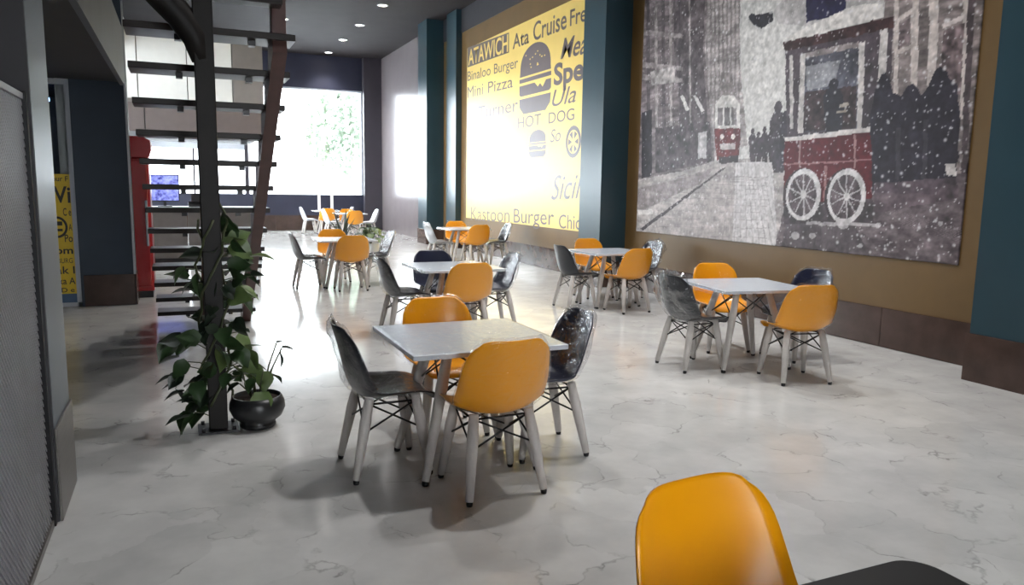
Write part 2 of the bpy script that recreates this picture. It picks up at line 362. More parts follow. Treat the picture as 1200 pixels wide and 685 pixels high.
# words on the door film (front face y = 10.617)
dm = lambda s_, z_, o_: (s_, 10.617-o_, z_)
for body, x0, x1, z, c, bd in (('lour F', -1.42, -1.235, 1.535, .06, .01), ('Vi', -1.40, -1.22, 1.28, .19, .02), ('C e', -1.31, -1.225, 1.12, .09, .01), ('A', -1.26, -1.225, .94, .08, .01),
                           ('Po', -1.31, -1.225, .80, .09, .01), ('om', -1.42, -1.23, .655, .085, .02), ('BURG', -1.40, -1.24, .54, .06, .0), ('ak I', -1.42, -1.225, .41, .09, .01), ('ka A', -1.40, -1.225, .28, .08, .01), ('D e', -1.38, -1.24, .18, .055, .01)):
    lettering(body, (x0, z), (x1, z), c, dm, 'door_ink', film_o, bd, .0, .003)
mb = MB(); cx, cz = -1.385, .98
for r0, r1 in ((.115, .09),):
    n = 28; vs = [(cx+r*math.cos(2*math.pi*k/n), 10.613, cz+r*1.15*math.sin(2*math.pi*k/n)) for r in (r0, r1) for k in range(n)]
    mb.add(vs, [(k, (k+1) % n, n+(k+1) % n, n+k) for k in range(n)])
for zz, hh in ((1.0, .05), (.93, .03)): mb.box(cx-.06, cx+.06, 10.6125, 10.6135, zz, zz+hh)
mb.obj('round_emblem', 'door_ink', film_o)

# ------------------------------------------------------------------ burger poster
PX = XR-.012
PY0, PY1, PZ0, PZ1 = 10.97, 17.55, .79, 4.82
poster = thing('wall_poster', 'yellow burger poster with dark menu lettering on ochre wall', 'poster', (XR, (PY0+PY1)/2, PZ0))
def pchild(o): o.parent = poster; o.matrix_parent_inverse = Matrix.Translation(poster.location).inverted(); return o
panel = pchild(MB().box(PX, XR, PY0, PY1, PZ0, PZ1).obj('panel', 'poster_yellow'))
def wp(x, y):
    q = on_x(x, y, PX); return (-q.y, q.z)
pm = lambda s_, z_, o_: (PX-o_, -s_, z_)
def ptext(body, a, b2, top, m='poster_ink', bold=.0, shear=0., off=.003):
    A, B = wp(*a), wp(*b2); T = wp(a[0], top); pchild(lettering(body, A, B, T[1]-A[1], pm, m, None, bold, shear, off))
def ppoly(pts, name='print', m='poster_ink', off=.002):
    q = [wp(*t) if len(t) == 2 else t for t in pts]
    return MB().add([pm(a, b2, off) for a, b2 in q], [tuple(range(len(q)))]).obj(name, m, None, False)
pchild(ppoly([(548, 56), (596.5, 38), (596.5, 61.5), (548, 79)], 'title_box'))
ptext('ATAWICH', (549, 76.5), (595.5, 60), 59, 'poster_yellow', .015, off=.004)
ptext('Ata', (601, 57.5), (620, 50), 41, bold=.01)
ptext('Cruise', (625, 48), (664, 33), 27, bold=.01)
ptext('Fre', (668, 30.5), (687, 24), 12, bold=.01)
ptext('Mea', (657, 69), (688, 62), 46, bold=.012, shear=.35)
ptext('Spe', (649, 99.5), (684, 92), 76, bold=.03)
ptext('Ula', (647, 125), (675, 119), 106, bold=.0, shear=.3)
ptext('Binaloo', (548, 95), (575, 87.7), 84); ptext('Burger', (579, 86.6), (607, 79), 75)
ptext('Mini', (548, 115), (566, 110.6), 102); ptext('Pizza', (572, 109), (601, 102), 96)
ptext('Turner', (560, 139), (607, 130), 125)
ptext('HOT', (607, 150.5), (634, 146), 138); ptext('DOG', (643, 144.8), (673, 140), 132)
ptext('So', (645, 167), (657, 165), 152, shear=.2)
ptext('Sicil', (646, 234), (682, 232), 206, shear=.35)
ptext('Kastoon', (552, 257.5), (597, 260.3), 242); ptext('Burger', (602, 260.6), (649, 263.5), 244)
ptext('Chic', (655, 267), (680, 269), 251)
# burger pictograms: bun, patty bands, lower bun
def burger(x0, x1, y0, y1, tilt, seeds=True):
    L0, L1 = wp(x0, (y0+y1)/2)[0], wp(x1, (y0+y1)/2)[0]; zb, zt = wp((x0+x1)/2, y1)[1], wp((x0+x1)/2, y0)[1]
    W, H = L1-L0, zt-zb; cx = (L0+L1)/2
    root = MB()
    def put(poly, name, m='poster_ink', off=.002):
        return MB().add([pm(cx+a*W/2, zb+b2*H, off) for a, b2 in poly], [tuple(range(len(poly)))]).obj(name, m, None, False)
    top = [(math.cos(t)*.96, .62+.38*math.sin(t)**.8) for t in np.linspace(0, math.pi, 21)]
    icon = pchild(put(top+[(-.98, .56), (.98, .56)], 'burger_icon'))
    def sub(o): o.parent = icon; o.matrix_parent_inverse = icon.matrix_world.inverted(); return o
    bits = [put([(-1, .53), (1, .53), (1, .47), (-1, .47)], 'lettuce_band'),
            put([(-1, .43), (0, .43), (.2, .36), (.35, .4), (.5, .34), (.7, .43), (1, .43), (1, .30), (.9, .27), (-.9, .27), (-1, .3)], 'patty'),
            put([(-1, .23), (1, .23), (.96, .1), (.7, 0), (-.7, 0), (-.96, .1)], 'lower_bun')]
    if seeds:
        r2 = random.Random(3)
        for k in range(14):
            a, b2 = r2.uniform(-.6, .6), r2.uniform(.66, .9)
            bits.append(put([(a-.045, b2), (a, b2-.014), (a+.045, b2), (a, b2+.014)], 'seed', 'poster_yellow', .0035))
    for q in bits: q.parent = icon
burger(609, 646, 50, 131, 0)
burger(620, 640, 152, 184, 0, False)
# round pizza emblem
A, Bc = wp(663, 166), wp(681, 166); cs, rz_ = (A[0]+Bc[0])/2, (Bc[0]-A[0])/2
zc = wp(672, 166)[1]; rr = wp(672, 147)[1]-zc
mb = MB(); n = 30
mb.add([pm(cs+k_*rz_*math.cos(2*math.pi*k/n), zc+k_*rr*math.sin(2*math.pi*k/n), .002) for k_ in (1, .74) for k in range(n)], [(k, (k+1) % n, n+(k+1) % n, n+k) for k in range(n)])
for k in range(6):
    t = k*math.pi/3; mb.add([pm(cs+rz_*a*math.cos(t+d), zc+rr*a*math.sin(t+d), .002) for a, d in ((.15, 0), (.68, -.3), (.68, .3))], [(0, 1, 2)])
pchild(mb.obj('round_emblem', 'poster_ink', None, False))

# ------------------------------------------------------------------ street mural (flat print: colours kept per grid point)
MY0, MY1, MZ0, MZ1 = 4.61, 9.92, .905, 4.82
NU, NV = 470, 350
uu = np.linspace(0, 1, NU); vv_ = np.linspace(0, 1, NV)
S_, Z_ = np.meshgrid(-MY1+(MY1-MY0)*uu, MZ0+(MZ1-MZ0)*vv_)
img = np.zeros((NV, NU, 3))
MXP = XR-.014
def mw(x, y):
    q = on_x(x, y, MXP); return (-q.y, q.z)
def fbm(scale, seed, octv=4, aspect=1.):
    out = np.zeros((NV, NU)); amp = 1; tot = 0
    r3 = np.random.default_rng(seed)
    for k in range(octv):
        gx, gy = max(2, int(scale*2**k*1.36)), max(2, int(scale*2**k*aspect)); g = r3.random((gy+2, gx+2))
        X, Y = uu*gx, vv_*gy; xi, yi = X.astype(int), Y.astype(int); fx, fy = X-xi, Y-yi
        fx = fx*fx*(3-2*fx); fy = (fy*fy*(3-2*fy))[:, None]
        a = g[np.ix_(yi, xi)]*(1-fx)+g[np.ix_(yi, xi+1)]*fx; b3 = g[np.ix_(yi+1, xi)]*(1-fx)+g[np.ix_(yi+1, xi+1)]*fx
        out += amp*(a*(1-fy)+b3*fy); tot += amp; amp *= .6
    return out/tot
SW = S_+(fbm(44, 31, 3)-.5)*.03; ZW = Z_+(fbm(44, 32, 3)-.5)*.03
def pmask(pts):
    q = [mw(*t) for t in pts]; m = np.zeros((NV, NU), bool); n = len(q)
    for i in range(n):
        (x1, y1), (x2, y2) = q[i], q[(i+1) % n]
        if y1 == y2: continue
        c = ((y1 > ZW) != (y2 > ZW)) & (SW < (x2-x1)*(ZW-y1)/(y2-y1)+x1); m ^= c
    return m
def emask(cx, cy, rx, ry, k=1):
    A, B = mw(cx-rx, cy), mw(cx+rx, cy); T, D = mw(cx, cy-ry), mw(cx, cy+ry)
    return ((S_-(A[0]+B[0])/2)/((B[0]-A[0])/2))**2+((Z_-(T[1]+D[1])/2)/((T[1]-D[1])/2))**2 < k*k
N1, N2, N3, N4 = fbm(9, 1, 5), fbm(40, 2, 3), fbm(70, 3, 2), fbm(14, 4, 4, 5)
def paint(mask, col, tex=None, amt=0., a=1.):
    c = np.array(col, float)[None, None, :]*np.ones((NV, NU, 1))
    if tex is not None: c = c*(1+amt*(tex[..., None]-.5)*2)
    img[mask] = img[mask]*(1-a)+c[mask]*a
ALL = np.ones((NV, NU), bool)
paint(ALL, (206, 204, 202), N1, .08)
# far street haze buildings
paint(pmask([(820, -200), (872, -200), (866, 60), (876, 170), (820, 190)]), (158, 150, 150), N4, .5)
for k in range(9): paint(pmask([(826+k*5, -180+k*8), (828+k*5, -180+k*8), (830+k*4.6, 165), (828+k*4.6, 165)]), (112, 104, 106), N2, .5, .6)
# left buildings, darker
paint(pmask([(740, -200), (835, -200), (826, 60), (838, 190), (800, 200), (740, 215)]), (118, 108, 111), N4, .55)
paint(pmask([(786, -200), (832, -200), (824, 70), (830, 150), (800, 160), (790, 60)]), (88, 80, 84), N2, .5)
for k, (xa, xb) in enumerate(((756, 760), (766, 769), (774, 778), (783, 786), (794, 796), (806, 808))): paint(pmask([(xa, -190), (xb, -190), (xb+2, 150), (xa+2, 150)]), (172, 164, 162) if k % 2 else (72, 66, 70), N2, .5, .7)
for y in (40, 78, 92): paint(pmask([(748, y-6), (800, y), (800, y+5), (748, y+1)]), (150, 142, 142), N2, .5, .8)
paint(pmask([(762, 84), (790, 78), (792, 96), (764, 100)]), (166, 160, 160), N2, .4)
paint(pmask([(797, 112), (800, 111), (808, 128), (804, 130)]), (212, 208, 206)); paint(pmask([(812, 112), (815, 111), (826, 130), (822, 131)]), (205, 200, 200))
paint(pmask([(752, 132), (764, 128), (764, 205), (752, 210)]), (46, 42, 48), N2, .4)
paint(pmask([(768, 150), (832, 142), (834, 190), (768, 203)]), (78, 70, 74), N2, .7)
paint(pmask([(818, 155), (828, 154), (828, 185), (818, 186)]), (178, 174, 176), N2, .2)
# ground
gm = pmask([(740, 212), (800, 200), (838, 188), (905, 184), (1160, 215), (1160, 330), (740, 290)])
paint(gm, (172, 165, 164), fbm(16, 6, 4, 3), .28)
paint(pmask([(862, 190), (905, 190), (912, 300), (858, 290)]), (206, 203, 204), N1, .1, .85)
paint(pmask([(743, 222), (800, 208), (838, 196), (820, 215), (745, 250)]), (128, 118, 120), N2, .5, .6)
paint(pmask([(750, 268), (848, 196), (850, 197), (754, 270)]), (66, 60, 64)); paint(pmask([(747, 246), (764, 245), (766, 251), (747, 252)]), (220, 216, 214))
for k in range(15):
    y = 204+k*k*.42
    paint(pmask([(800-k*3, y), (900, y+3), (900, y+3.8), (800-k*3, y+.8)]), (132, 124, 126), N2, .5, .45)
for k in range(12): paint(pmask([(856+k*4, 192), (857+k*4, 192), (846+k*7.5, 292), (844.8+k*7.5, 292)]), (150, 142, 143), N2, .6, .45)
# distant red tram
paint(pmask([(845, 85), (858, 85), (862, 118), (842, 118)]), (120, 112, 112), N2, .5, .7)
paint(pmask([(838, 122), (846, 112), (860, 112), (867, 122), (867, 150), (838, 150)]), (196, 192, 190), N2, .25)
for x in (841, 849, 857): paint(pmask([(x, 126), (x+6, 126), (x+6, 147), (x, 147)]), (104, 98, 100), N2, .5)
paint(pmask([(837, 150), (868, 150), (866, 186), (840, 188)]), (104, 44, 48), N2, .4)
paint(pmask([(843, 168), (862, 168), (861, 175), (844, 175)]), (190, 180, 180), N2, .3); paint(emask(846, 160, 2.4, 3), (225, 215, 210)); paint(emask(859, 160, 2.4, 3), (225, 215, 210))
paint(pmask([(842, 184), (866, 182), (865, 190), (843, 192)]), (60, 50, 54), N2, .3)
# distant crowd
def person(x, yt, yb, wd, col=(56, 50, 58)):
    h = yb-yt; paint(emask(x, yt+h*.09, wd*.24, h*.09), col, N2, .3)
    paint(pmask([(x-wd*.25, yt+h*.16), (x+wd*.25, yt+h*.16), (x+wd*.5, yt+h*.28), (x+wd*.48, yt+h*.6), (x+wd*.3, yb), (x-wd*.3, yb), (x-wd*.48, yt+h*.6), (x-wd*.5, yt+h*.28)]), col, N2, .3)
for x, t in ((882, 150), (889, 154), (896, 148), (904, 146)): person(x, t, 190, 9, (70, 62, 68))
person(912, 118, 202, 19, (72, 65, 71)); person(920, 130, 196, 14, (58, 52, 60))
# facade on the right
paint(pmask([(1024, -200), (1170, -200), (1160, 215), (1020, 215)]), (126, 116, 115), N4, .5)
for xa, xb, xc, xd in ((1052, 1058, 1046, 1051), (1072, 1082, 1066, 1074), (1094, 1106, 1086, 1096), (1132, 1139, 1126, 1132)): paint(pmask([(xa, -190), (xb, -190), (xd, 140), (xc, 140)]), (188, 178, 174), N2, .15)
paint(pmask([(1050, 22), (1072, 8), (1073, 13), (1050, 28)]), (190, 180, 176)); paint(pmask([(1104, 28), (1140, 12), (1140, 18), (1104, 34)]), (190, 180, 178), N2, .2); paint(pmask([(1050, 60), (1074, 48), (1074, 53), (1050, 65)]), (176, 166, 162))
paint(pmask([(1106, 36), (1130, 26), (1126, 110), (1102, 110)]), (104, 90, 92), N3, .6); paint(pmask([(1054, 30), (1068, 20), (1066, 50), (1052, 58)]), (104, 92, 94), N3, .6)
paint(pmask([(1142, -200), (1152, -200), (1132, 215), (1126, 215)]), (78, 68, 72), N2, .3)
# wet ground on the right
paint(pmask([(1010, 200), (1160, 205), (1160, 330), (905, 300), (918, 248), (1010, 232)]), (98, 88, 92), fbm(26, 8, 4, 2.2), .55)
paint(pmask([(922, 262), (1000, 262), (1020, 300), (915, 290)]), (84, 76, 80), fbm(20, 9, 4, 1), .55)
for k in range(16):
    x = 1024+k*7; paint(pmask([(x, 238+k*2), (x+34, 262+k*2.2), (x+34, 263.4+k*2.2), (x, 239+k*2)]), (140, 128, 132), N2, .6, .4)
# big red tram
paint(pmask([(906, 14), (942, -30), (990, -60), (1040, -60), (1036, 20), (945, 30), (912, 28)]), (186, 182, 182), N1, .2)
paint(pmask([(944, -20), (990, -30), (991, 10), (967, 22), (945, 26)]), (38, 36, 66), N2, .3)
paint(pmask([(877, 20), (881, 15), (886, 17), (905, 13), (906, 24), (893, 33), (881, 28)]), (44, 42, 50), N2, .3)
paint(pmask([(921, 44), (1000, 6), (1035, 4), (1036, 20), (925, 48)]), (214, 210, 207), N2, .08)
paint(pmask([(917, 50), (1047, 19), (1047, 34), (920, 62)]), (62, 42, 44), N2, .4)
paint(pmask([(920, 60), (1047, 33), (1040, 150), (922, 162)]), (70, 62, 68), N1, .5)
paint(pmask([(943, 68), (1006, 54), (1004, 150), (941, 155)]), (78, 78, 88), fbm(18, 12, 4, 1), .75)
paint(pmask([(944, 78), (985, 70), (978, 98), (946, 106)]), (150, 150, 154), N1, .5, .7)
paint(pmask([(943, 108), (1004, 100), (1003, 150), (941, 154)]), (58, 44, 46), N3, .6, .85)
person(977, 92, 165, 24, (44, 42, 50))
paint(pmask([(984, 122), (994, 120), (994, 124), (984, 126)]), (160, 150, 140)); paint(pmask([(980, 130), (992, 128), (992, 131), (980, 133)]), (150, 140, 130))
for a, b3, c3, d3 in (((938, 64), (944, 62), (941, 155), (935, 156)), ((1007, 50), (1014, 48), (1010, 150), (1004, 151)), ((925, 66), (929, 65), (930, 150), (926, 151)), ((1031, 36), (1041, 34), (1037, 105), (1029, 108))):
    paint(pmask([a, b3, c3, d3]), (192, 186, 184), N2, .12)
paint(pmask([(944, 62), (1007, 48), (1007, 55), (944, 69)]), (140, 130, 130), N2, .3)
paint(pmask([(919, 161), (1023, 148), (1024, 154), (920, 166)]), (208, 202, 200), N2, .1)
paint(pmask([(919, 166), (1024, 154), (1021, 238), (918, 250)]), (86, 26, 34), N2, .2)
paint(pmask([(918, 192), (1022, 186), (1022, 187.6), (918, 194)]), (156, 110, 112)); paint(pmask([(936, 164), (938.5, 164), (938, 196), (936, 196)]), (158, 120, 120)); paint(pmask([(1001, 158), (1003.5, 158), (1003, 196), (1001, 196)]), (158, 120, 120)); paint(pmask([(966, 194), (969, 194), (968, 235), (965, 235)]), (150, 108, 108))
paint(pmask([(918, 240), (1022, 232), (1024, 262), (918, 262)]), (70, 62, 66), N2, .5)
for cx_, cy_, rx, ry in ((941.5, 228, 20.5, 30.5), (992, 230, 22.5, 32.5)):
    paint(emask(cx_-1.5, cy_, rx+2, ry+.5), (54, 44, 48), N2, .3); paint(emask(cx_, cy_, rx, ry), (206, 202, 203), N2, .1); paint(emask(cx_-1, cy_+.5, rx, ry, .80), (82, 72, 76), N2, .5)
    for k in range(10):
        t = k*math.pi/5+.3; c3, s3 = math.cos(t), math.sin(t)
        paint(pmask([(cx_-s3*.9, cy_+c3*.9), (cx_+s3*.9, cy_-c3*.9), (cx_+c3*rx*.82+s3*.6, cy_+s3*ry*.82-c3*.6), (cx_+c3*rx*.82-s3*.6, cy_+s3*ry*.82+c3*.6)]), (178, 172, 174))
    paint(emask(cx_, cy_, 3.6, 4.6), (206, 202, 202))
paint(pmask([(945, 259), (1030, 262), (1032, 266), (945, 263)]), (190, 184, 186), N2, .2, .8)
for x, y, r in ((932, 276, 5), (952, 276, 4), (988, 262, 7), (1029, 264, 3.4), (1008, 288, 3), (1102, 262, 3)): paint(emask(x, y, r, r*.9), (205, 200, 202), N2, .2, .7)
# dark crowd beside the tram
blob = [(1022, 225), (1020, 130), (1028, 100), (1032, 88), (1037, 85), (1042, 92), (1046, 108), (1056, 112), (1062, 102), (1070, 98), (1077, 104), (1080, 112), (1090, 98), (1096, 84), (1102, 78), (1109, 83), (1112, 92), (1122, 98), (1126, 140), (1120, 216), (1106, 214), (1098, 228), (1060, 226)]
paint(pmask(blob), (42, 38, 48), N2, .3)
paint(pmask([(1050, 150), (1056, 150), (1054, 210), (1049, 210)]), (74, 68, 76), N2, .3, .6); paint(pmask([(1082, 140), (1087, 140), (1086, 215), (1080, 215)]), (70, 64, 72), N2, .3, .6)
paint(pmask([(1108, 192), (1120, 192), (1121, 207), (1109, 206)]), (196, 190, 188), N2, .2)
paint(pmask([(1024, 215), (1120, 208), (1124, 232), (1024, 250)]), (86, 74, 80), fbm(30, 15, 3, 1), .7, .8)
gr = fbm(60, 41, 3); gr2 = fbm(110, 42, 2); bt = (Z_ > 1.9)[..., None]*.5+.5
img = img*(1+.34*(gr[..., None]-.5)*bt+.30*(gr2[..., None]-.5))
# falling snow
r4 = np.random.default_rng(5)
nf = 2300
fs, fz = -MY1+(MY1-MY0)*r4.random(nf)**.75, MZ0+(MZ1-MZ0)*r4.random(nf); fr_ = .004+.016*r4.random(nf)**4
ds, dz = (MY1-MY0)/(NU-1), (MZ1-MZ0)/(NV-1)
for s_, z_, r in zip(fs, fz, fr_):
    i0, j0 = int((s_+MY1)/ds), int((z_-MZ0)/dz); k = 3
    sl = (slice(max(0, j0-k), j0+k+2), slice(max(0, i0-k), i0+k+2))
    d = np.hypot(S_[sl]-s_, Z_[sl]-z_); al = np.clip(1.4-d/max(r, .0075), 0, 1)[..., None]*.8
    img[sl] = img[sl]*(1-al)+np.array((226, 224, 226))*al
img = np.clip(img, 0, 255)/255
lin = np.where(img <= .04045, img/12.92, ((img+.055)/1.055)**2.4)
vs = np.stack([np.full(S_.shape, MXP), -S_, Z_], -1).reshape(-1, 3)
ii = np.arange(NU*NV).reshape(NV, NU)
q = np.stack([ii[:-1, :-1], ii[1:, :-1], ii[1:, 1:], ii[:-1, 1:]], -1).reshape(-1, 4)
# thin edge returning to the wall
rim = [ii[0, :], ii[:, -1], ii[-1, ::-1], ii[::-1, 0]]; rim = np.concatenate([r5[:-1] for r5 in rim]); nb = len(vs)
vs2 = vs[rim].copy(); vs2[:, 0] = XR; vs = np.concatenate([vs, vs2]); nr = len(rim); k = np.arange(nr)
q = np.concatenate([q, np.stack([rim, rim[(k+1) % nr], nb+(k+1) % nr, nb+k], -1)])
me = bpy.data.meshes.new('wall_mural'); me.vertices.add(len(vs)); me.vertices.foreach_set('co', vs.ravel())
me.loops.add(q.size); me.loops.foreach_set('vertex_index', q.ravel().astype(np.int32)); me.polygons.add(len(q)); me.polygons.foreach_set('loop_start', (np.arange(len(q))*4).astype(np.int32))
me.update(calc_edges=True); me.validate()
colr = np.concatenate([lin.reshape(-1, 3), lin.reshape(-1, 3)[rim]]); colr = np.concatenate([colr, np.ones((len(colr), 1))], 1)
ca = me.color_attributes.new('print', 'FLOAT_COLOR', 'POINT'); ca.data.foreach_set('color', colr.ravel())
m = mat('mural_print', (1, 1, 1, 1), .45, spec=.4); nt = m.node_tree; at = nt.nodes.new('ShaderNodeAttribute'); at.attribute_name = 'print'
nt.links.new(at.outputs['Color'], nt.nodes['Principled BSDF'].inputs['Base Color']); me.materials.append(m)
tag(link('wall_mural', me), 'large snowy street mural with a red tram and dark crowd', 'mural')

# ------------------------------------------------------------------ staircase
stairs = thing('open_staircase', 'open staircase of dark wooden treads on red-brown stringers', 'staircase', (.23, 8.9, 0))
def schild(o, p=None): o.location = -Vector(stairs.location); o.parent = stairs; return o
NT = 13
tz = [.16+.195*k for k in range(NT)]; ty = [8.95-.30*k for k in range(NT)]
rs = random.Random(2)
for k in range(NT):
    o = schild(MB().box(-.27, .73, ty[k]-.15, ty[k]+.15, tz[k]-.042, tz[k], .004).obj('tread', 'stair_wood'))
    for x in (.02, .46): MB().box(x-.012, x+.03, ty[k]-.05, ty[k]+.02, tz[k]-.075, tz[k]-.04).obj('clip', 'black_metal', o)
for x0, x1 in ((.165, .225), (.585, .675)):
    pts = []
    for k in range(NT): pts += [(ty[k]+.13, tz[k]-.042), (ty[k]-.13, tz[k]-.042)]
    lo = [(ty[-1]-.15, tz[-1]-.12), (ty[0]-.08, 0), (ty[0]+.13, 0)]
    schild(MB().prism(pts+lo, 'x', x0, x1).obj('stringer', 'stringer'))
    if x0 > .5: schild(MB().box(x0, x1, ty[-1]-.13, ty[-1]-.02, tz[-1], 3.6, .004).obj('hanger_post', 'stringer'))
schild(MB().box(-.2, .62, 4.93, 5.06, 2.62, 2.72).obj('landing_beam', 'stair_wood'))
# support post with curved branch
post = thing('support_post', 'dark brown steel post with curved branch below the stairs', 'post', (.165, 4.96, 0))
P = MB().box(-.055, .055, -.055, .055, .012, 3.3, .006).obj('shaft', 'post_brown', post)
MB().box(-.12, .12, -.11, .11, 0, .012, .003).obj('base_plate', 'black_metal', post)
for x, y in ((-.09, -.08), (.09, -.08), (-.09, .08), (.09, .08)): MB().tube([(x, y, .01), (x, y, .035)], .011, 8).obj('bolt', 'black_metal', post)
cv = [(-.01, 0, 2.26), (-.04, 0, 2.38), (-.12, -.01, 2.50), (-.24, -.04, 2.62), (-.42, -.08, 2.78), (-.62, -.12, 2.96)]
MB().tube(cv, [.06, .075, .082, .085, .085, .085], 12).obj('branch', 'post_brown', post)

# ------------------------------------------------------------------ plants
def leaf_mesh(name, L, W, m, fold=.18, droop=.3, heart=True):
    prof = [0, .62, .95, 1, .86, .6, .28, 0] if heart else [0, .4, .75, .95, 1, .85, .5, 0]
    n = len(prof); mb = MB(); vs = []
    for i, p in enumerate(prof):
        t = i/(n-1); y = L*t-(.12*L if heart and i == 1 else 0); z = -droop*L*t*t
        for s_ in (-1, -.5, 0, .5, 1): vs.append((s_*p*W/2, y, z+abs(s_)*p*W*fold))
    fs = [(i*5+k, i*5+k+1, (i+1)*5+k+1, (i+1)*5+k) for i in range(n-1) for k in range(4)]
    return mb.add(vs, fs, True).mesh(name, m, False)
LEAVES = [leaf_mesh('leaf', .125, .105, 'leaf'), leaf_mesh('leaf', .10, .08, 'leaf', .1, .4), leaf_mesh('leaf', .13, .11, 'leaf_light', .12, .35), leaf_mesh('leaf', .115, .09, 'leaf_dark', .2, .2)]
def put_leaf(parent, pos, az, el, roll=0, kind=0, sc=1.):
    o = link('leaf', LEAVES[kind], parent)
    o.matrix_local = Matrix.Translation(pos) @ Matrix.Rotation(az, 4, 'Z') @ Matrix.Rotation(el, 4, 'X') @ Matrix.Rotation(roll, 4, 'Y') @ Matrix.Scale(sc, 4)
    return o
climb = thing('climbing_plant', 'leafy green vine climbing around the dark support post', 'plant', (.165, 4.96, .25))
rp = random.Random(21)
# vine stems spiralling round the post
for j in range(3):
    pts = []
    for k in range(22):
        t = k/21; a = j*2.1+t*7; r = .085+.015*math.sin(k*1.7); pts.append((r*math.cos(a), r*math.sin(a), -.08+t*(1.15 if j else 1.25)))
    MB().tube(pts, .008, 6).obj('vine', 'stem', climb)
# px targets: (x, y) of leaf clumps seen around the post, with spread and count
def clump(px, py, n, sp, kinds, dy=0., sc=(.8, 1.3)):
    c0 = on_y(px, py, 4.96+dy)-Vector(climb.location)
    for k in range(n):
        p = c0+Vector((rp.gauss(0, sp), rp.gauss(0, .06), rp.gauss(0, sp)))
        az = math.atan2(-(p.x), p.y-.02)+rp.gauss(0, .6) if abs(p.x) > .03 else rp.uniform(-math.pi, math.pi)
        put_leaf(climb, p, az, rp.uniform(-.9, .6), rp.gauss(0, .8), rp.choice(kinds), rp.uniform(*sc))
        # petiole back to the post
        if k % 2 == 0: MB().tube([p, (p+Vector((0, 0, -.02)))*.6+Vector((0, 0, p.z*.4)), (p.x*.2, p.y*.2, p.z-.05)], .0035, 5).obj('petiole', 'stem', climb)
for a in ((215, 400, 3, .03, (0, 3)), (222, 430, 5, .04, (0, 3, 1)), (238, 445, 8, .05, (0, 1, 3)), (238, 470, 7, .04, (0, 3)), (262, 425, 9, .06, (0, 2, 1), -.1), (285, 412, 6, .04, (2, 2, 0)), (284, 430, 5, .035, (2, 1)),
          (258, 395, 8, .05, (0, 1, 3), -.08), (240, 375, 5, .04, (0, 3)), (268, 380, 5, .04, (0, 3)), (228, 325, 4, .035, (3, 0)), (216, 312, 2, .03, (3, 0)), (236, 340, 4, .03, (0, 3)), (274, 345, 5, .035, (0, 2)), (270, 320, 5, .035, (0, 3)), (282, 298, 5, .035, (2, 0)), (268, 285, 4, .03, (2, 0)), (262, 262, 3, .02, (0,)),
          (240, 300, 2, .02, (3, 0)), (256, 350, 4, .03, (0, 3), -.07), (228, 480, 4, .03, (0, 3)), (292, 325, 2, .02, (0, 3))): clump(*a)
for px, py, az, kd in ((204, 398, 1.5, 0), (200, 418, 1.4, 3), (196, 440, 1.7, 3), (204, 446, 1.6, 3), (206, 458, 1.8, 3), (226, 484, 2.6, 0)):
    put_leaf(climb, on_y(px+10, py, 4.95)-Vector(climb.location), az, -.15, .2, kd, 1.1)
# pot with young plant
pot = thing('potted_plant', 'black round pot with a young leafy plant beside the post', 'plant', (.40, 4.93, 0))
MB().lathe([(0, .0), (.10, 0), (.112, .012), (.112, .03), (.10, .035), (.15, .075), (.172, .125), (.168, .165), (.15, .205), (.143, .205), (.155, .165), (.14, .15), (0, .15)]).obj('pot', 'pot_black', pot)
MB().lathe([(0, .185), (.06, .187), (.147, .178), (.147, .16), (0, .16)]).obj('soil', 'soil', pot)
for k, (x, y, z, az, el, kd, sc) in enumerate(((-.09, -.02, .34, 1.3, -.2, 0, .9), (-.04, .04, .38, .6, -.5, 2, .9), (.04, -.02, .36, -.3, -1.2, 2, 1.1), (.09, .0, .33, -1.2, -.5, 0, .8), (.02, -.10, .25, 3.0, -1.0, 2, 1.25),
                                             (.16, 0, .50, -1.5, -.1, 3, .8), (.145, .0, .47, -1.6, -1.35, 3, .9), (-.10, .03, .28, 1.8, -.4, 3, .9), (.13, .02, .53, -1.2, .1, 3, .6), (-.02, -.03, .32, 2.4, -.7, 0, .8))):
    MB().tube([(x*.25, y*.25, .175), (x*.6, y*.6, .175+(z-.175)*.6), (x, y, z)], .005, 6).obj('stalk', 'stem', pot)
    put_leaf(pot, Vector((x, y, z)), az, el, 0, kd, sc)
# far floor plants beside the tables
blade = leaf_mesh('blade', .72, .07, 'leaf_dark', .25, .05, False)
sp = thing('spiky_plant', 'dark spiky plant in white pot behind the table near the stairs', 'plant', (3.12, 16.0, 0))
MB().lathe([(0, 0), (.15, 0), (.19, .36), (.175, .36), (.16, .3), (0, .3)]).obj('pot', 'pot_white', sp)
MB().lathe([(0, .33), (.178, .32), (.175, .3), (0, .3)], n=20).obj('soil', 'soil', sp)
for k in range(15):
    o = link('blade', blade, sp); a = k*2.4
    o.matrix_local = Matrix.Translation((.06*math.cos(a), .06*math.sin(a), .31)) @ Matrix.Rotation(a, 4, 'Z') @ Matrix.Rotation(math.radians(88-(k % 5)*10), 4, 'X') @ Matrix.Scale(.75+.05*(k % 7), 4)
bp_ = thing('bushy_plant', 'bushy grey-green plant in white pot beside the spiky plant', 'plant', (3.72, 16.0, 0))
MB().lathe([(0, 0), (.14, 0), (.18, .32), (.165, .32), (.15, .26), (0, .26)]).obj('pot', 'pot_white', bp_)
MB().lathe([(0, .29), (.168, .28), (.165, .26), (0, .26)], n=20).obj('soil', 'soil', bp_)
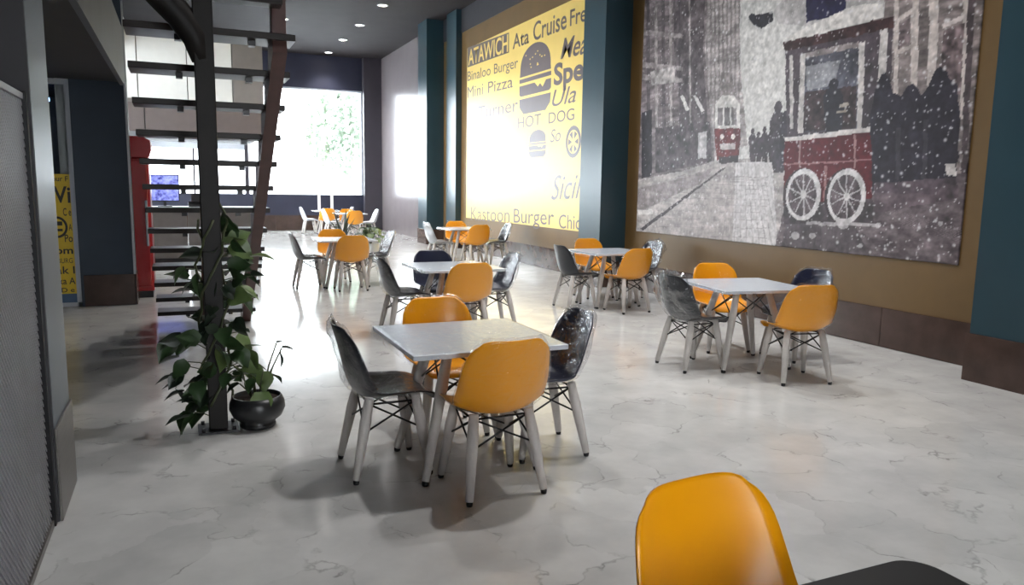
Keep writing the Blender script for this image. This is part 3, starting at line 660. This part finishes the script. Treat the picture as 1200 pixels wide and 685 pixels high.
for k in range(46):
    d = Vector((rp.gauss(0, 1), rp.gauss(0, 1), abs(rp.gauss(0, 1))+.1)).normalized(); p = Vector((0, 0, .42))+d*rp.uniform(.12, .30)
    if k % 3 == 0: MB().tube([(0, 0, .28), (p.x*.5, p.y*.5, (p.z+.28)/2+.03), p], .006, 5).obj('stalk', 'stem', bp_)
    o = link('leaf', LEAVES[rp.choice((0, 2, 2))], bp_); o.matrix_local = Matrix.Translation(p) @ Matrix.Rotation(math.atan2(-d.x, d.y), 4, 'Z') @ Matrix.Rotation(rp.uniform(-.8, .6), 4, 'X') @ Matrix.Scale(rp.uniform(1., 1.5), 4)

# ------------------------------------------------------------------ chairs
PROF = [(.235, .400), (.215, .428), (.13, .436), (.02, .428), (-.09, .424), (-.155, .445), (-.195, .51), (-.218, .60), (-.240, .70), (-.262, .775), (-.278, .822)]
WID = [.165, .205, .228, .238, .246, .25, .25, .244, .228, .203, .155]
CUP = [.01, .025, .04, .05, .065, .085, .085, .07, .055, .042, .03]
def interp(arr, v):
    n = len(arr)-1; t = min(max(v, 0), 1)*n; i = min(int(t), n-1); f = t-i
    g = lambda j: np.array(arr[min(max(j, 0), n)], float)
    p0, p1, p2, p3 = g(i-1), g(i), g(i+1), g(i+2)
    return .5*((2*p1)+(-p0+p2)*f+(2*p0-5*p1+4*p2-p3)*f*f+(-p0+3*p1-3*p2+p3)*f**3)
def shell_pt(u, v, off=0., grow=1.):
    ve = v-(.05*abs(u)**4 if v > .8 else 0)*((v-.8)/.2 if v > .8 else 0)+(.03*abs(u)**4*(1-v/.1) if v < .1 else 0)
    y, z = interp(PROF, ve); a = interp(PROF, ve-.02); b3 = interp(PROF, ve+.02); t = b3-a; t /= np.hypot(*t)
    ny, nz = t[1], -t[0]           # towards the sitter
    if ny*0+nz < 0 and v < .3: ny, nz = -ny, -nz
    w_ = float(interp(WID, v)); c = float(interp(CUP, v))*abs(u)**2.2
    return Vector((u*w_*grow, y+ny*(c+off), z+nz*(c+off)))
def shell_mesh(name, m, th=.007, nu=14, nv=26):
    mb = MB(); us = np.linspace(-1, 1, nu+1); vs_ = np.linspace(0, 1, nv+1)
    A = [shell_pt(u, v) for v in vs_ for u in us]; B = [shell_pt(u, v, -th) for v in vs_ for u in us]
    W = nu+1; n = len(A); fs = []
    for j in range(nv):
        for i in range(nu):
            a = j*W+i; fs += [(a, a+1, a+1+W, a+W), (n+a, n+a+W, n+a+1+W, n+a+1)]
    rim = [i for i in range(W)]+[j*W+nu for j in range(1, nv+1)]+[nv*W+i for i in range(nu-1, -1, -1)]+[j*W for j in range(nv-1, 0, -1)]
    for k in range(len(rim)):
        a, b3 = rim[k], rim[(k+1) % len(rim)]; fs.append((a, n+a, n+b3, b3))
    return mb.add(A+B, fs, True).mesh(name, m)
def wrap_mesh(name, m, puff, seed, nu=18, nv=30):
    mb = MB(); us = np.linspace(-1, 1, nu+1); vs_ = np.linspace(0, 1, nv+1); so = Vector((seed*7.3, seed*3.1, 0))
    def side(s_):
        out = []
        for v in vs_:
            for u in us:
                k = noise.noise(Vector((u*2.3, v*7, s_*3))+so); k2 = noise.noise(Vector((u*6, v*17, s_*3))+so)
                e = (1-abs(u)**6)*(1-abs(2*v-1)**8)
                back = max(0, v-.45)/.55 if s_ < 0 else 0
                off = s_*(.006+e*(.006+.010*abs(k)+.008*abs(k2))+puff*e*back*(.6+.8*k+.5*k2))
                p = shell_pt(u, v, off-(.0035), 1.03+.02*k)
                if v > .93: p += Vector((0, 0, .012+.03*max(0, k)+puff*.35*max(0, k2+.2)))
                if v < .05: p += Vector((0, .012, 0))
                out.append(p)
        return out
    A, B = side(1), side(-1); W = nu+1; n = len(A); fs = []
    for j in range(nv):
        for i in range(nu):
            a = j*W+i; fs += [(a, a+1, a+1+W, a+W), (n+a, n+a+W, n+a+1+W, n+a+1)]
    rim = [i for i in range(W)]+[j*W+nu for j in range(1, nv+1)]+[nv*W+i for i in range(nu-1, -1, -1)]+[j*W for j in range(nv-1, 0, -1)]
    for k in range(len(rim)):
        a, b3 = rim[k], rim[(k+1) % len(rim)]; fs.append((a, n+a, n+b3, b3))
    return mb.add(A+B, fs, True).mesh(name, m)
LT = [(-.15, .13), (.15, .13), (-.15, -.12), (.15, -.12)]
LF = [(-.205, .195), (.205, .195), (-.205, -.205), (.205, -.205)]
LTZ = [.436, .436, .432, .432]
def leg_geo(top, tz_, foot, r0, r1):
    a, b3 = Vector((*top, tz_)), Vector((*foot, .022))
    return MB().tube([a, a.lerp(b3, .3), b3], [r0*.82, r0, r1], 12), b3
def brace(i, j, tops, tzz, feet, lo=.36):
    a, b3 = Vector((*tops[i], tzz)), Vector((*tops[j], tzz)); fa, fb = Vector((*feet[i], 0)), Vector((*feet[j], 0))
    mb = MB(); mb.tube([a, b3.lerp(fb, lo)], .0055, 6); mb.tube([b3, a.lerp(fa, lo)], .0055, 6)
    mb.tube([a, b3], .006, 6); mb.tube([a+Vector((0, 0, .02)), a-Vector((0, 0, .03))], .013, 6)
    return mb
LEGM = []; FOOTM = []
for t, f, z in zip(LT, LF, LTZ):
    mb, e = leg_geo(t, z, f, .030, .020); LEGM.append(mb.mesh('leg', 'leg_wood')); FOOTM.append(MB().lathe([(0, 0), (.015, 0), (.017, .012), (.014, .03), (0, .03)], (f[0], f[1], 0), 12).mesh('foot', 'black_metal'))
BRM = [brace(i, j, LT, .405, LF).mesh('wire_brace', 'black_metal') for i, j in ((0, 1), (1, 3), (3, 2), (2, 0))]
SHELL = {k: shell_mesh('shell', k) for k in ('yellow', 'navy_shell', 'charcoal_shell', 'glare_shell')}
WRAP = {'none': None, 'tight': [wrap_mesh('plastic_wrap', 'wrap_soft', 0, s) for s in (1, 2)], 'loose': [wrap_mesh('plastic_wrap', 'wrap', .045, s) for s in (3, 4)], 'bag': [wrap_mesh('plastic_wrap', 'wrap_bag', .14, s) for s in (5, 6)], 'white': [wrap_mesh('plastic_wrap', 'wrap_glare', .03, s) for s in (7, 8)]}  # the white entry is clear film with window glare painted in
nch = [0]
def chair(x, y, deg, shell, wrap, label, group):
    """faces +Y at 0 degrees"""
    t = thing('shell_chair', label, 'chair', (x, y, 0), math.radians(deg), group)
    link('shell', SHELL[shell], t)
    for k in range(4):
        l = link('leg', LEGM[k], t); link('foot', FOOTM[k], l); link('wire_brace', BRM[k], t)
    if wrap != 'none':
        o = link('plastic_wrap', WRAP[wrap][nch[0] % 2], t)
    nch[0] += 1
    return t

# ------------------------------------------------------------------ tables
TT = [(-.15, .15), (.15, .15), (-.15, -.15), (.15, -.15)]; TF = [(-.32, .28), (.32, .28), (-.32, -.28), (.32, -.28)]
TH = .725
TLEG = []; TFOOT = []
for t, f in zip(TT, TF):
    mb, e = leg_geo(t, TH-.024, f, .032, .021); TLEG.append(mb.mesh('leg', 'leg_wood')); TFOOT.append(MB().lathe([(0, 0), (.018, 0), (.02, .012), (.016, .03), (0, .03)], (f[0], f[1], 0), 12).mesh('foot', 'black_metal'))
TBR = [brace(i, j, TT, TH-.045, TF, .34).mesh('wire_brace', 'black_metal') for i, j in ((0, 1), (1, 3), (3, 2), (2, 0))]
def rounded(h, r, n=8):
    pts = []
    for cx_, cy_, a0 in ((h-r, h-r, 0), (-h+r, h-r, 90), (-h+r, -h+r, 180), (h-r, -h+r, 270)):
        for k in range(n+1):
            a = math.radians(a0+90*k/n); pts.append((cx_+r*math.cos(a), cy_+r*math.sin(a)))
    return pts
HS = .425
TOP = {'table_grey': MB().box(-HS, HS, -HS, HS, TH-.026, TH, .004).mesh('tabletop', 'table_grey'), 'table_black': MB().prism(rounded(HS, .07), 'z', TH-.026, TH).mesh('tabletop', 'table_black')}
def table_wrap():
    mb = MB(); n = 26; vs = []; g = np.linspace(-1, 1, n+1); h = HS+.006
    def w_(p, a): return noise.noise(Vector(p)*9)*a
    for y in g:
        for x in g: vs.append((x*h, y*h, TH+.0025+abs(w_((x, y, 0), .004))))
    fs = [(j*(n+1)+i, j*(n+1)+i+1, (j+1)*(n+1)+i+1, (j+1)*(n+1)+i) for j in range(n) for i in range(n)]
    rim = [i for i in range(n+1)]+[j*(n+1)+n for j in range(1, n+1)]+[n*(n+1)+i for i in range(n-1, -1, -1)]+[j*(n+1) for j in range(n-1, 0, -1)]
    base = len(vs)
    for lv, (dz_, out) in enumerate(((.03, .002), (.052, .0))):
        for i in rim:
            x, y, z = vs[i]; k = w_((x*3, y*3, lv), .018); L_ = math.hypot(x, y); vs.append((x+x/L_*(out+abs(k)), y+y/L_*(out+abs(k)), TH-dz_+k*.8))
    R = len(rim)
    for k in range(R): fs.append((rim[k], rim[(k+1) % R], base+(k+1) % R, base+k)); fs.append((base+k, base+(k+1) % R, base+R+(k+1) % R, base+R+k))
    return mb.add(vs, fs, True).mesh('plastic_wrap', 'wrap_soft')
TWRAP = table_wrap()
def table(x, y, deg, label, top='table_grey', wrapped=True):
    t = thing('cafe_table', label, 'table', (x, y, 0), math.radians(deg), 'square cafe tables')
    link('tabletop', TOP[top], t)
    for k in range(4):
        l = link('leg', TLEG[k], t); link('foot', TFOOT[k], l); link('wire_brace', TBR[k], t)
    if wrapped: link('plastic_wrap', TWRAP, t)
    return t
G = 'moulded shell chairs around the cafe tables'
# each: table place, name of the place, chairs (dx, dy, facing degrees, shell, wrap, wording)
def setgroup(cx_, cy_, deg, tl, chairs, top='table_grey', wrapped=True):
    table(cx_, cy_, deg, tl, top, wrapped)
    for x, y, d, sh, wr, lb in chairs: chair(x, y, d, sh, wr, lb, G)
setgroup(1.43, 3.88, 0, 'pale grey square table beside the plant-covered post', [
    (1.43, 3.485, 2, 'yellow', 'tight', 'yellow chair at the post-side table, facing the end window'),
    (1.50, 4.42, 180, 'yellow', 'tight', 'yellow chair at the post-side table, its back to the end window'),
    (.985, 3.95, -90, 'charcoal_shell', 'loose', 'plastic-wrapped dark chair at the post-side table, facing the mural'),
    (1.92, 3.90, 86, 'navy_shell', 'loose', 'plastic-wrapped navy chair at the post-side table, its back to the mural')])
setgroup(4.56, 5.25, -9, 'grey square table standing below the street mural', [
    (4.62, 4.65, -14, 'yellow', 'tight', 'yellow chair at the table below the street mural, facing the end window'),
    (4.82, 5.84, 166, 'yellow', 'tight', 'yellow chair below the street mural, its back to the end window'),
    (4.08, 5.33, -90, 'charcoal_shell', 'bag', 'dark chair in baggy plastic below the street mural, facing it'),
    (5.24, 5.30, 92, 'navy_shell', 'loose', 'navy wrapped chair below the street mural, its back to it')])
setgroup(2.58, 7.42, 0, 'pale square table ringed by three dark chairs and a yellow one', [
    (2.55, 6.98, 0, 'yellow', 'tight', 'sole yellow chair at the table with three dark chairs'),
    (2.60, 7.95, 180, 'navy_shell', 'none', 'unwrapped black chair with its back to the end window'),
    (2.08, 7.50, -90, 'charcoal_shell', 'loose', 'dark wrapped chair facing the poster wall, at the three-dark-chair table'),
    (3.10, 7.58, 88, 'navy_shell', 'loose', 'dark wrapped chair with back to the poster wall, at the three-dark-chair table')])
setgroup(2.28, 11.62, 0, 'white-looking square table past the foot of the stairs', [
    (2.28, 11.14, 0, 'yellow', 'tight', 'yellow chair past the foot of the stairs, facing the end window'),
    (2.25, 12.22, 180, 'yellow', 'tight', 'yellow chair past the stairs, in front of the spiky plant'),
    (1.74, 11.60, -90, 'charcoal_shell', 'tight', 'dark chair nearest the foot of the stairs'),
    (2.80, 11.68, 90, 'charcoal_shell', 'loose', 'dark wrapped chair past the stairs, its back to the poster wall')])
setgroup(5.22, 8.66, 0, 'grey square table beside the pillar between mural and poster', [
    (5.18, 8.12, 6, 'yellow', 'tight', 'yellow chair by the pillar between mural and poster, facing the window'),
    (5.42, 9.38, 180, 'yellow', 'tight', 'yellow chair beside the pillar, its back to the end window'),
    (4.70, 8.62, -90, 'charcoal_shell', 'none', 'unwrapped black chair by the pillar table, facing the wall'),
    (5.84, 8.85, 92, 'navy_shell', 'bag', 'navy chair in baggy plastic, its back to the wall by the pillar')])
setgroup(5.18, 14.2, 0, 'white-looking square table below the burger poster', [
    (5.25, 13.78, 8, 'yellow', 'tight', 'yellow chair below the burger poster, facing the end window'),
    (5.30, 14.85, 176, 'yellow', 'tight', 'yellow chair below the burger poster, its back to the end window'),
    (4.68, 14.3, -92, 'charcoal_shell', 'white', 'dark wrapped chair facing the burger poster'),
    (5.86, 14.1, 85, 'charcoal_shell', 'loose', 'dark wrapped chair with its back to the burger poster')])
setgroup(4.55, 22.2, 0, 'small white-looking table below the end window', [
    (4.55, 21.72, 0, 'yellow', 'tight', 'yellow chair below the end window, facing it'),
    (4.62, 22.78, 180, 'yellow', 'tight', 'yellow chair below the end window, its back to it'),
    (4.02, 22.2, -88, 'glare_shell', 'white', 'wrapped chair with painted window glare below the end window, facing the glossy wall'),
    (5.1, 22.2, 90, 'glare_shell', 'white', 'wrapped chair with painted window glare below the end window, its back to the glossy wall')])
setgroup(4.25, 24.3, 0, 'last white-looking table right under the end window', [
    (4.15, 23.82, 0, 'yellow', 'tight', 'yellow chair at the last table, facing the window sill'),
    (3.7, 24.3, -90, 'glare_shell', 'white', 'wrapped chair with painted window glare at the last table, facing the glossy wall'),
    (4.8, 24.3, 90, 'glare_shell', 'white', 'wrapped chair with painted window glare at the last table, its back to the glossy wall')])
setgroup(1.075, .685, 0, 'black table with rounded corners and a single yellow chair', [
    (1.175, 1.21, 186, 'yellow', 'none', 'yellow chair pushed in at the black rounded table')], 'table_black', False)
for x, sd in ((4.02, 'nearer the stairs'), (4.42, 'nearer the glossy wall')):
    o = tag(link('menu_stand', None, None, (x, 24.35, TH)), 'slim white upright stand on the last table, '+sd, 'menu stand', 'white stands on the last table')
    MB().box(-.05, .05, -.035, .035, 0, .012, .003).obj('base', 'white_plastic', o); MB().box(-.045, .045, -.008, .008, .012, .5, .003).obj('card', 'white_plastic', o)

# ------------------------------------------------------------------ counter end: fridge, counter, screen
fr = thing('drinks_fridge', 'tall red drinks fridge beside the navy wall block', 'fridge', (-.66, 11.45, 0))
MB().box(-.32, .30, -.32, .32, .09, 1.86, .02).obj('body', 'fridge_red', fr)
MB().prism([(-.33, 1.86), (.31, 1.86), (.34, 1.95), (.33, 2.08), (.24, 2.13), (-.26, 2.13), (-.34, 2.08), (-.35, 1.95)], 'y', -.35, .34).obj('crown', 'fridge_red', fr)
d = MB().box(-.29, .27, -.36, -.32, .16, 1.82, .01).obj('door', 'fridge_dark', fr)
MB().box(.235, .262, -.40, -.36, .7, 1.3, .006).obj('handle', 'frame_white', d)
MB().box(-.30, .28, -.30, .30, 0, .09).obj('plinth', 'black_metal', fr)
MB().box(.302, .309, -.30, -.27, .12, 1.82).obj('edge_strip', 'frame_white', fr)
ct = thing('service_counter', 'dark fronted service counter behind the open stairs', 'counter', (.35, 16.3, 0))
for x in (-.9, -.22, .46): MB().box(x, x+.66, -.35, .30, .08, 1.02, .005).obj('front_panel', 'counter_front', ct)
MB().box(-.92, 1.14, -.3, .3, 0, .08).obj('plinth', 'black_metal', ct)
MB().box(-.97, 1.19, -.42, .36, 1.02, 1.07, .005).obj('worktop', 'counter_top', ct)
tv = thing('monitor', 'blue lit screen standing on the service counter', 'monitor', (-.27, 16.25, 1.07))
MB().box(-.13, .13, -.09, .09, 0, .018, .004).obj('stand', 'black_metal', tv); MB().box(-.025, .025, -.01, .015, .018, .2).obj('neck', 'black_metal', tv)
MB().box(-.27, .27, -.02, .02, .1, .62, .006).obj('casing', 'black_metal', tv); MB().box(-.25, .25, -.025, -.02, .12, .60).obj('screen', 'screen', tv)
tl = thing('till', 'small dark till on the service counter', 'till', (.30, 16.2, 1.07))
MB().prism([(-.13, 0), (.13, 0), (.13, .10), (-.13, .04)], 'x', -.15, .15).obj('body', 'black_metal', tl); MB().box(-.1, .1, .08, .10, .09, .26, .004).obj('display', 'black_metal', tl)
tube = tag(MB().tube([(-2.2, 11.6, 2.58), (-1.5, 11.6, 2.58)], .025, 10).obj('strip_light', 'led_blue'), 'blue glowing strip light inside the glazed shop', 'light')

# ------------------------------------------------------------------ mesh partition
mp_ = thing('mesh_partition', 'pale wire mesh partition fixed to the metal-footed pillar', 'partition', (-.59, 3.0, 0))
MZ, Y0m, Y1m = 1.90, -1.4, .79
mb = MB(); pitch = .034; hw = .0036; Hm = MZ-.06
kmax = int((Y1m-Y0m+Hm)/pitch)
for sgn in (1, -1):
    for k in range(kmax):
        c = k*pitch
        # line y = Y0m + c - t (sgn 1)  or  y = Y1m - c + t ; t = z
        t0, t1 = max(0, c-(Y1m-Y0m)), min(Hm, c)
        if t1-t0 < .01: continue
        ya, yb = (Y0m+c-t0, Y0m+c-t1) if sgn > 0 else (Y1m-c+t0, Y1m-c+t1)
        za, zb_ = .03+t0, .03+t1; x = .003*sgn; n_ = hw/math.sqrt(2); e = n_*sgn
        mb.add([(x-hw/2, ya-n_, za-e), (x-hw/2, ya+n_, za+e), (x-hw/2, yb+n_, zb_+e), (x-hw/2, yb-n_, zb_-e), (x+hw/2, ya-n_, za-e), (x+hw/2, ya+n_, za+e), (x+hw/2, yb+n_, zb_+e), (x+hw/2, yb-n_, zb_-e)],
               [(0, 1, 2, 3), (7, 6, 5, 4), (0, 4, 5, 1), (1, 5, 6, 2), (2, 6, 7, 3), (3, 7, 4, 0)])
o = mb.obj('wire_mesh', 'mesh_wire', mp_); o['kind'] = 'stuff'
MB().box(-.02, .02, Y1m-.035, Y1m, 0, MZ+.01, .003).obj('frame_post', 'black_metal', mp_)
MB().box(-.012, .012, Y0m, Y1m-.035, 0, .03).obj('bottom_rail', 'steel_clad', mp_); MB().box(-.01, .01, Y0m, Y1m-.035, MZ-.025, MZ).obj('top_rail', 'mesh_wire', mp_)
# something peach coloured stands behind the mesh
sk = MB(); sk.lathe([(0, 0), (.2, .0), (.25, .06), (.26, .2), (.22, .34), (.12, .40), (.05, .43), (0, .43)], (0, 0, 0), 24)
o = tag(link('cloth_sack', sk.mesh('cloth_sack', 'peach'), None, (-.95, 3.0, 0)), 'soft peach coloured sack behind the wire mesh', 'sack')
MB().tube([(0, 0, .40), (.01, 0, .46), (.03, .01, .50)], [.05, .03, .045], 10).obj('tied_neck', 'peach', o)

# ------------------------------------------------------------------ downlights
def downlight(x, y, n, row):
    od = ('first', 'second', 'third', 'fourth', 'fifth', 'sixth', 'seventh', 'eighth', 'ninth', 'tenth')[n]
    t = thing('downlight', od+' round downlight from the end window, '+row, 'light', (x, y, ZC), 0, 'downlights in the dark ceiling')
    MB().lathe([(.10, 0), (.135, 0), (.135, -.012), (.10, -.02), (.10, 0)], n=24).obj('ring', 'lamp_ring', t)
    MB().lathe([(0, -.006), (.10, -.006), (.10, -.001), (0, -.001)], n=24).obj('lens', 'lamp_glow', t)
    ld = bpy.data.lights.new('downlight_beam', 'SPOT'); ld.energy = 300; ld.spot_size = math.radians(110); ld.spot_blend = .8; ld.shadow_soft_size = .1; ld.color = (1, .98, .96)
    lo = bpy.data.objects.new('downlight_beam', ld); C.objects.link(lo); lo.parent = t; lo.location = (0, 0, -.04)
for k, y in enumerate((25.6, 23.2, 20.9, 18.4, 16.0, 13.6, 11.2, 8.8, 6.4, 4.0)): downlight(4.62, y, k, 'in the row along the poster wall')
for k, y in enumerate((21.1, 16.3, 11.5, 6.7, 4.3)): downlight(2.66, y, k, 'in the row by the stairs')

# ------------------------------------------------------------------ outside
gx = np.linspace(-40, 60, 40); gy = np.linspace(26.6, 90, 30); vs = []
for y in gy:
    for x in gx:
        z = -.3+max(0, y-34)*.10+max(0, 12-x)*.05*max(0, min(1, (y-32)/12))+.5*noise.noise(Vector((x*.1, y*.1, 0))); vs.append((x, y, z))
mb = MB().add(vs, [(j*40+i, j*40+i+1, (j+1)*40+i+1, (j+1)*40+i) for j in range(29) for i in range(39)], True)
tag(mb.obj('ground', 'snow', None, False), 'white bright slope outside the end window', 'ground', None, 'structure')
struct('ground_near', MB().box(-40, 60, -40, -3, -.3, -.15), 'snow', 'pale pavement outside the open end of the hall', 'ground')
def tree(x, y, z0, h, r, seed, label):
    t = thing('tree', label, 'tree', (x, y, z0), 0, 'trees outside the end window'); rr = random.Random(seed)
    MB().tube([(0, 0, 0), (.1, 0, h*.4), (0, .1, h*.75)], [.22, .16, .06], 8).obj('trunk', 'bark', t)
    mb = MB()
    for k in range(2600):
        d_ = Vector((rr.gauss(0, 1), rr.gauss(0, 1), rr.gauss(0, 1))).normalized()*r*rr.random()**.4
        p = Vector((0, 0, h*.68))+Vector((d_.x, d_.y, d_.z*1.05)); a = Vector((rr.gauss(0, 1), rr.gauss(0, 1), rr.gauss(0, 1))).normalized(); b3 = a.orthogonal().normalized(); s_ = rr.uniform(.1, .24)
        mb.add([p+a*s_, p+b3*s_*.6, p-a*s_, p-b3*s_*.6], [(0, 1, 2, 3)])
    o = mb.obj('crown', 'tree_leaf', t, False); o['kind'] = 'stuff'
tree(7.7, 37, 0, 6.4, 2.4, 4, 'pale leafy tree seen through the middle of the end window')
tree(9.6, 43, .6, 8.2, 2.4, 5, 'pale tree farther out, beside the edge of the end window')
